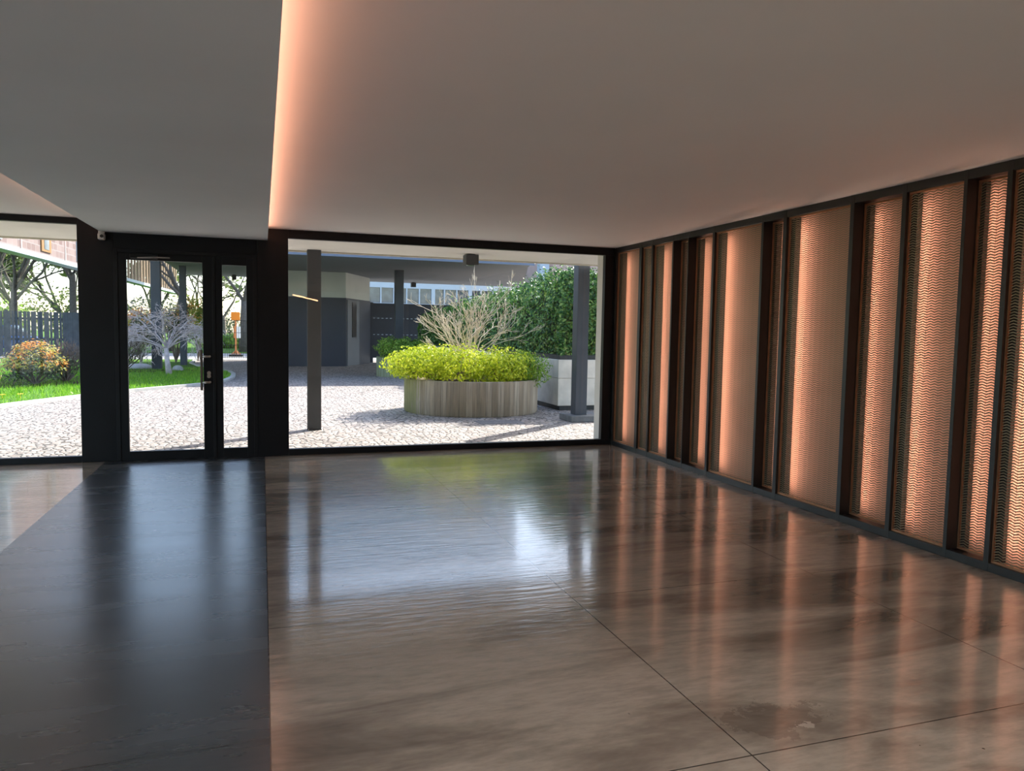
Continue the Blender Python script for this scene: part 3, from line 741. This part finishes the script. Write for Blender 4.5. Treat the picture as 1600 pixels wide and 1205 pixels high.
s_ = MB(); s_.box(-1.68, -.98, 42.4, 43.0, 0, .10); s_.build('rubber_base', M['tyre'], t, False, .02)
s_ = MB()
for a in range(4):
    s_.tube([(-1.33+.26*math.cos(a*PI/2+.5), 42.7+.2*math.sin(a*PI/2+.5), .1), (-1.33, 42.72, .34)], .025, 6)
s_.build('brace', M['orangepole'], t)

def car(cx, cy, label):
    t = thing('car', (cx, cy, 0), label, 'car')
    def loft(name, prof, hw, mat, taper=1., par=None):
        m = MB(); secs = [(-hw, taper), (-hw*.82, 1), (hw*.82, 1), (hw, taper)]; k = len(prof); cz = sum(p[1] for p in prof)/k; cx0 = sum(p[0] for p in prof)/k
        for y, s in secs: m.v += [(cx+cx0+(x-cx0)*(.5+.5*s), cy+y, cz+(z-cz)*s) for x, z in prof]
        for i in range(3):
            for j in range(k): m.f.append((i*k+j, i*k+(j+1) % k, (i+1)*k+(j+1) % k, (i+1)*k+j)); m.m.append(0)
        m.f.append(tuple(range(k))[::-1]); m.f.append(tuple(3*k+j for j in range(k))); m.m += [0, 0]
        return m.build(name, mat, par or t, True)
    loft('body', [(-2.1,.35),(-2.15,.6),(-2.0,.85),(-1.1,.95),(1.3,.97),(1.95,.9),(2.1,.6),(2.05,.35)], .86, M['carbody'], .9)
    loft('cabin', [(-1.15,.93),(-.45,1.40),(.9,1.44),(1.6,.95)], .74, M['pane_dark'], .85)
    loft('roof', [(-.5,1.38),(-.42,1.44),(.85,1.48),(.95,1.40)], .66, M['carbody'], .95)
    for x in (-1.35, 1.3):
        for y in (-.82, .82):
            m = MB(); m.tube([(cx+x, cy+y-.1, .32), (cx+x, cy+y+.1, .32)], .32, 20); w = m.build('wheel', M['tyre'], t)
            m = MB(); m.tube([(cx+x, cy+y-.11, .32), (cx+x, cy+y+.11, .32)], .18, 14); m.build('rim', M['steel'], w)
car(-12.5, 43.2, 'blue parked car behind the slat fence at the left picture edge')

# ------------------------------------------------------------------ garden shrubs
def flowering(name, lobes, label, base, nl, no, ny, s, seed, group=None, dark='leaf_dark'):
    r = random.Random(seed); t = thing(name, base, label, 'shrub', group)
    lv, og, ye, st = MB(), MB(), MB(), MB(); tot = sum(l[1][0]*l[1][2] for l in lobes)
    for c, rad in lobes:
        q = rad[0]*rad[2]/tot
        blob_leaves(lv, c, rad, int(nl*q), s, r, .6, base[2]+.02, .25)
        for MBx, n, zz in ((og, no, .15), (ye, ny, -.25)):
            for k in range(int(n*q/9)):
                d = Vector((r.gauss(0, 1), r.gauss(0, 1), abs(r.gauss(0, 1))+zz)).normalized()
                cc = (c[0]+d.x*rad[0], c[1]+d.y*rad[1], c[2]+d.z*rad[2]*1.05)
                for j in range(9): leaf(MBx, (cc[0]+r.gauss(0, s*.7), cc[1]+r.gauss(0, s*.7), cc[2]+r.gauss(0, s*.6)), (d.x, d.y, d.z+.6), s*1.05, r, .42)
        for k in range(9):
            a = r.uniform(0, 2*PI); st.tube([tuple(base), (c[0]+rad[0]*.7*math.cos(a), c[1]+rad[1]*.7*math.sin(a), c[2]+rad[2]*.4)], [.018, .006], 5)
    lv.build('foliage', M[dark], t); og.build('young_leaves', M['leaf_orange'], t); ye.build('pale_leaves', M['leaf_yellow'], t); st.build('stems', M['browntwig'], t)
flowering('flowering_shrub', [((-5.40,21.6,.62),(.52,.5,.46)), ((-5.75,21.5,.45),(.35,.4,.36)), ((-5.05,21.7,.48),(.32,.4,.34))], 'orange-tipped shrub behind the lawn, seen whole through the left window', (-5.4, 21.6, .03), 1500, 520, 620, .085, 31, 'orange-tipped shrubs')
flowering('flowering_shrub', [((-6.35,20.6,.26),(.42,.4,.24)), ((-6.7,21.6,.5),(.4,.4,.4))], 'low orange-tipped shrub cut by the left picture edge', (-6.4, 20.8, .03), 700, 230, 200, .085, 32, 'orange-tipped shrubs')
flowering('flowering_shrub', [((-4.7,34.2,1.65),(.62,.6,.55)), ((-5.1,34.4,1.2),(.5,.5,.5))], 'tall orange-topped bush left of the thick column in the door view', (-4.75, 34.3, .03), 1300, 520, 380, .12, 33, 'orange-tipped shrubs')
flowering('flowering_shrub', [((-3.55,34.4,1.80),(.62,.6,.55)), ((-3.2,34.5,1.4),(.5,.5,.6)), ((-3.1,34.6,2.3),(.3,.3,.3))], 'tall orange-topped bush between the two dark columns in the door view', (-3.45, 34.4, .03), 1500, 360, 420, .12, 34, 'orange-tipped shrubs')
flowering('flowering_shrub', [((-2.75,36.2,2.3),(.42,.4,.6)), ((-2.65,36.1,1.5),(.4,.4,.7))], 'yellow-green orange-tipped bush at the right edge of the door glass', (-2.72, 36.2, .03), 1100, 120, 560, .12, 35, 'orange-tipped shrubs', 'leaf_box')
def twiggy(name, base, n, h, rad, label, mat, seed, droop=.0, depth=3, cat='shrub', group=None, trunk=None, leafn=0):
    r = random.Random(seed); t = thing(name, base, label, cat, group); m = MB(); bx, by, bz = base
    if trunk:
        m.tube([(bx+.05, by, bz), (bx, by, bz+trunk*.5), (bx-.03, by, bz+trunk)], [.10, .075, .07], 8); z0 = bz+trunk*.95
    else: z0 = bz
    for k in range(n):
        a = r.uniform(0, 2*PI); q = r.uniform(.35, 1)
        branch(m, (bx, by, z0), (math.cos(a)*rad*q, math.sin(a)*rad*q*.8, h*r.uniform(.55, 1.)), (h+rad)*.42, (.020 if not trunk else .019), depth, r, .5, .05, (2, 4), .66, 3, 4, droop, None, .004)
    m.build('branches', mat, t, True)
    if leafn:
        lv = MB(); blob_leaves(lv, (bx, by, bz+h*.75), (rad, rad, h*.45), leafn, .09, r, .9); lv.build('leaves', M['leaf_dark'], t)
twiggy('weeping_shrub', (-2.88, 26.2, .03), 22, .85, 1.05, 'weeping leafless pinkish shrub in front of the thick dark column', M['pinktwig'], 41, .20, 4, trunk=.85)
twiggy('twiggy_shrub', (-4.95, 22.6, .03), 26, .70, .55, 'brown leafless twiggy shrub right of the orange-tipped shrub', M['browntwig'], 42, 0, 3, leafn=260)
twiggy('twiggy_shrub', (-4.35, 27.6, .03), 18, .9, .7, 'dark tangled shrub at the left edge of the door glass', M['browntwig'], 43, .05, 3, leafn=400)
for i, (x, y, sx, lab) in enumerate(((-2.75, 28.0, .20, 'pale rock at the foot of the weeping shrub'), (-4.2, 29.3, .55, 'large pale rock left of the thick column'))):
    m = MB(); blob_core(m, (x, y, .08), (sx, sx*.7, .16), 1., .03); ob = m.build('rock', M['rock'], None, True); tag(ob, lab, 'rock', 'pale rocks in the lawn')
    me = ob.data
    for v in me.vertices: v.co += Vector((1, 1, .5))*.06*noise.noise(v.co*3)
bd = MB(); bd.prism([(-9.5, 21.2), (-6.9, 20.3), (-5.4, 20.9), (-4.4, 22.3), (-4.5, 25), (-9, 26)], .03, .06); bd.prism([(-5, 27.2), (-3.4, 27.3), (-2.2, 28.2), (-2.6, 28.9), (-5, 29.4)], .03, .06); struct(bd.build('trim_4', M['soil']))

# ------------------------------------------------------------------ trees beyond
def tree(x, y, h, trunk_r, label, seed, leaves=0, lean=(0, 0), depth=4, spread=.42, fork=.35, mat='bark', leafmat='leaf_spring', ls=.22):
    r = random.Random(seed); t = thing('park_tree', (x, y, 0), label, 'tree', 'trees beyond the garden')
    m = MB(); tips = []; th = h*fork
    m.tube([(x, y, -.05), (x+lean[0]*.5, y+lean[1]*.5, th*.5), (x+lean[0], y+lean[1], th)], [trunk_r*1.15, trunk_r*.9, trunk_r*.75], 8)
    for k in range(r.randint(3, 5)):
        a = r.uniform(0, 2*PI); branch(m, (x+lean[0], y+lean[1], th*r.uniform(.85, 1)), (math.cos(a)*.75, math.sin(a)*.75, 1.), h*.30, trunk_r*.5, depth, r, spread, .06, (2, 3), .72, 3, 5, 0, tips, .012)
    m.build('trunk_and_branches', M[mat], t, True)
    if leaves and tips:
        lv = MB()
        for k in range(leaves):
            p = tips[r.randrange(len(tips))]; leaf(lv, (p.x+r.gauss(0, .5), p.y+r.gauss(0, .5), p.z+r.gauss(0, .4)), (0, 0, 1), ls*r.uniform(.6, 1.2), r)
        lv.build('leaves', M[leafmat], t)
tree(-9.6, 33.5, 5.2, .10, 'slender forked bare tree standing before the slat fence', 51, 0, (-.6, 0), 4, .36, .42, 'palebark')
tree(-17.0, 47, 8.5, .17, 'leafy light-green tree at the left picture edge beyond the fence', 52, 5200, (.3, 0), 4, .45, .25)
tree(-13.2, 49, 9.5, .20, 'dark-trunked tree behind the fence left of the black pier', 53, 1500, (0, 0), 4, .4, .4)
tree(-10.6, 50.5, 10, .22, 'straight-trunked tree beyond the fence nearest the black pier', 54, 1200, (0, 0), 4, .4, .45)
tree(-15.2, 56, 9, .22, 'thin bare tree far beyond the fence in the left window', 55, 2600, (0, 0), 4, .45, .35)
tree(-7.6, 47, 9, .20, 'leaning bare tree seen left through the door glass', 56, 500, (-1.2, 0), 4, .45, .4)
tree(-5.4, 50, 10, .22, 'bare branching tree seen between the dark columns', 57, 150, (.8, 0), 4, .45, .35)
tree(-1.15, 49.5, 9, .22, 'bare tree just right of the orange road sign', 58, 0, (.1, 0), 5, .45, .36)
tree(-3.0, 66, 8, .22, 'distant bare tree left of the orange road sign', 59, 250, (0, 0), 4, .45, .3)
tree(-19.5, 60, 10, .25, 'farthest leafy tree at the left picture edge', 60, 3600, (0, 0), 4, .45, .25)
for i_, (x_, y_, h_, n_l, lab_) in enumerate(((-30, 84, 13, 3600, 'huge spring-green tree far behind the left end of the fence'), (-24, 90, 14, 3600, 'tall pale green tree in the distance above the fence'), (-18, 82, 12, 3600, 'distant spring-green tree behind the straight trunk'), (-11, 88, 13, 3200, 'distant tree just right of the black pier'), (-6.5, 92, 12, 700, 'far sparse tree behind the weeping shrub'))):
    tree(x_, y_, h_, .3, lab_, 90+i_, n_l, (0, 0), 4, .5, .2, 'bark', 'leaf_spring', .8)
def far_bush(x, y, w, h, label, seed, lm='leaf_spring', n=1500):
    r = random.Random(seed); t = thing('park_bush', (x, y, .03), label, 'bush', 'bushes beyond the garden')
    lv = MB(); blob_leaves(lv, (x, y, h*.5), (w, w*.6, h*.55), n, .34, r, .5, .05, .25); lv.build('foliage', M[lm], t)
    st = MB()
    for k in range(7): st.tube([(x, y, .03), (x+r.gauss(0, w*.4), y+r.gauss(0, w*.3), h*.7)], [.06, .02], 5)
    st.build('stems', M['browntwig'], t)
for i, (x, y, w, h, lm, lab) in enumerate(((-23, 68, 4.5, 5.0, 'leaf_spring', 'yellow-green bushes far left beyond the fence'), (-14.5, 70, 4.6, 4.6, 'leaf_spring', 'spring-green bushes beyond the fence in the middle of the left window'),
        (-17.5, 58, 2.6, 3.2, 'leaf_box', 'dense green bush behind the parked car'), (-9.5, 72, 4.0, 4.0, 'leaf_dark', 'greyish bush beyond the fence beside the black pier'), (-2.2, 58, 2.2, 1.0, 'leaf_box', 'low green hedge beyond the road behind the orange sign'),
        (-9.0, 60, 2.6, 2.2, 'leaf_dark', 'dark bush far behind the weeping shrub'), (-5.0, 75, 4.0, 3.2, 'leaf_dark', 'distant grey-green bush between the dark columns'))):
    far_bush(x, y, w, h, lab, 70+i, lm, 1700 if h > 2 else 900)

# ------------------------------------------------------------------ wall lamp mirrored in the window glass
t = thing('linear_lamp', (1.1, -3.5, 2.45), 'warm thin linear lamp mirrored as an orange line in the window', 'lamp')
s_ = MB(); s_.tube([(.86, -3.55, 2.555), (1.58, -3.55, 2.40)], .018, 8); s_.build('tube', M['lamp'], t)
s_ = MB(); s_.tube([(1.22, -3.55, 2.50), (1.22, -3.55, HC)], .006, 6); s_.build('cord', M['black'], t)

# ------------------------------------------------------------------ camera
f, yaw, pitch, roll = 1171.88, .322038, .0723, .0173115
cy_, sy_ = math.cos(yaw), math.sin(yaw)
fwd = Vector((sy_, cy_, 0)); rt = Vector((cy_, -sy_, 0)); up = Vector((0, 0, 1))
f2 = fwd*math.cos(pitch) - up*math.sin(pitch); u2 = up*math.cos(pitch) + fwd*math.sin(pitch)
r3 = rt*math.cos(roll) + u2*math.sin(roll); u3 = u2*math.cos(roll) - rt*math.sin(roll)
cam = bpy.data.cameras.new('camera'); co = bpy.data.objects.new('camera', cam); col.objects.link(co)
cam.sensor_fit = 'HORIZONTAL'; cam.sensor_width = 36; cam.lens = f*36/1600; cam.clip_end = 500
co.matrix_world = Matrix(((r3.x, u3.x, -f2.x, 0), (r3.y, u3.y, -f2.y, 0), (r3.z, u3.z, -f2.z, 1.6), (0, 0, 0, 1)))
scn.camera = co
scn.view_settings.view_transform = 'Standard'; scn.view_settings.look = 'None'; scn.view_settings.exposure = 1.5; scn.view_settings.gamma = 1.
scn.view_settings.use_curve_mapping = False
cy = scn.cycles; cy.max_bounces = 12; cy.diffuse_bounces = 6; cy.glossy_bounces = 5; cy.transmission_bounces = 6; cy.transparent_max_bounces = 24
cy.sample_clamp_indirect = 6; cy.use_denoising = True
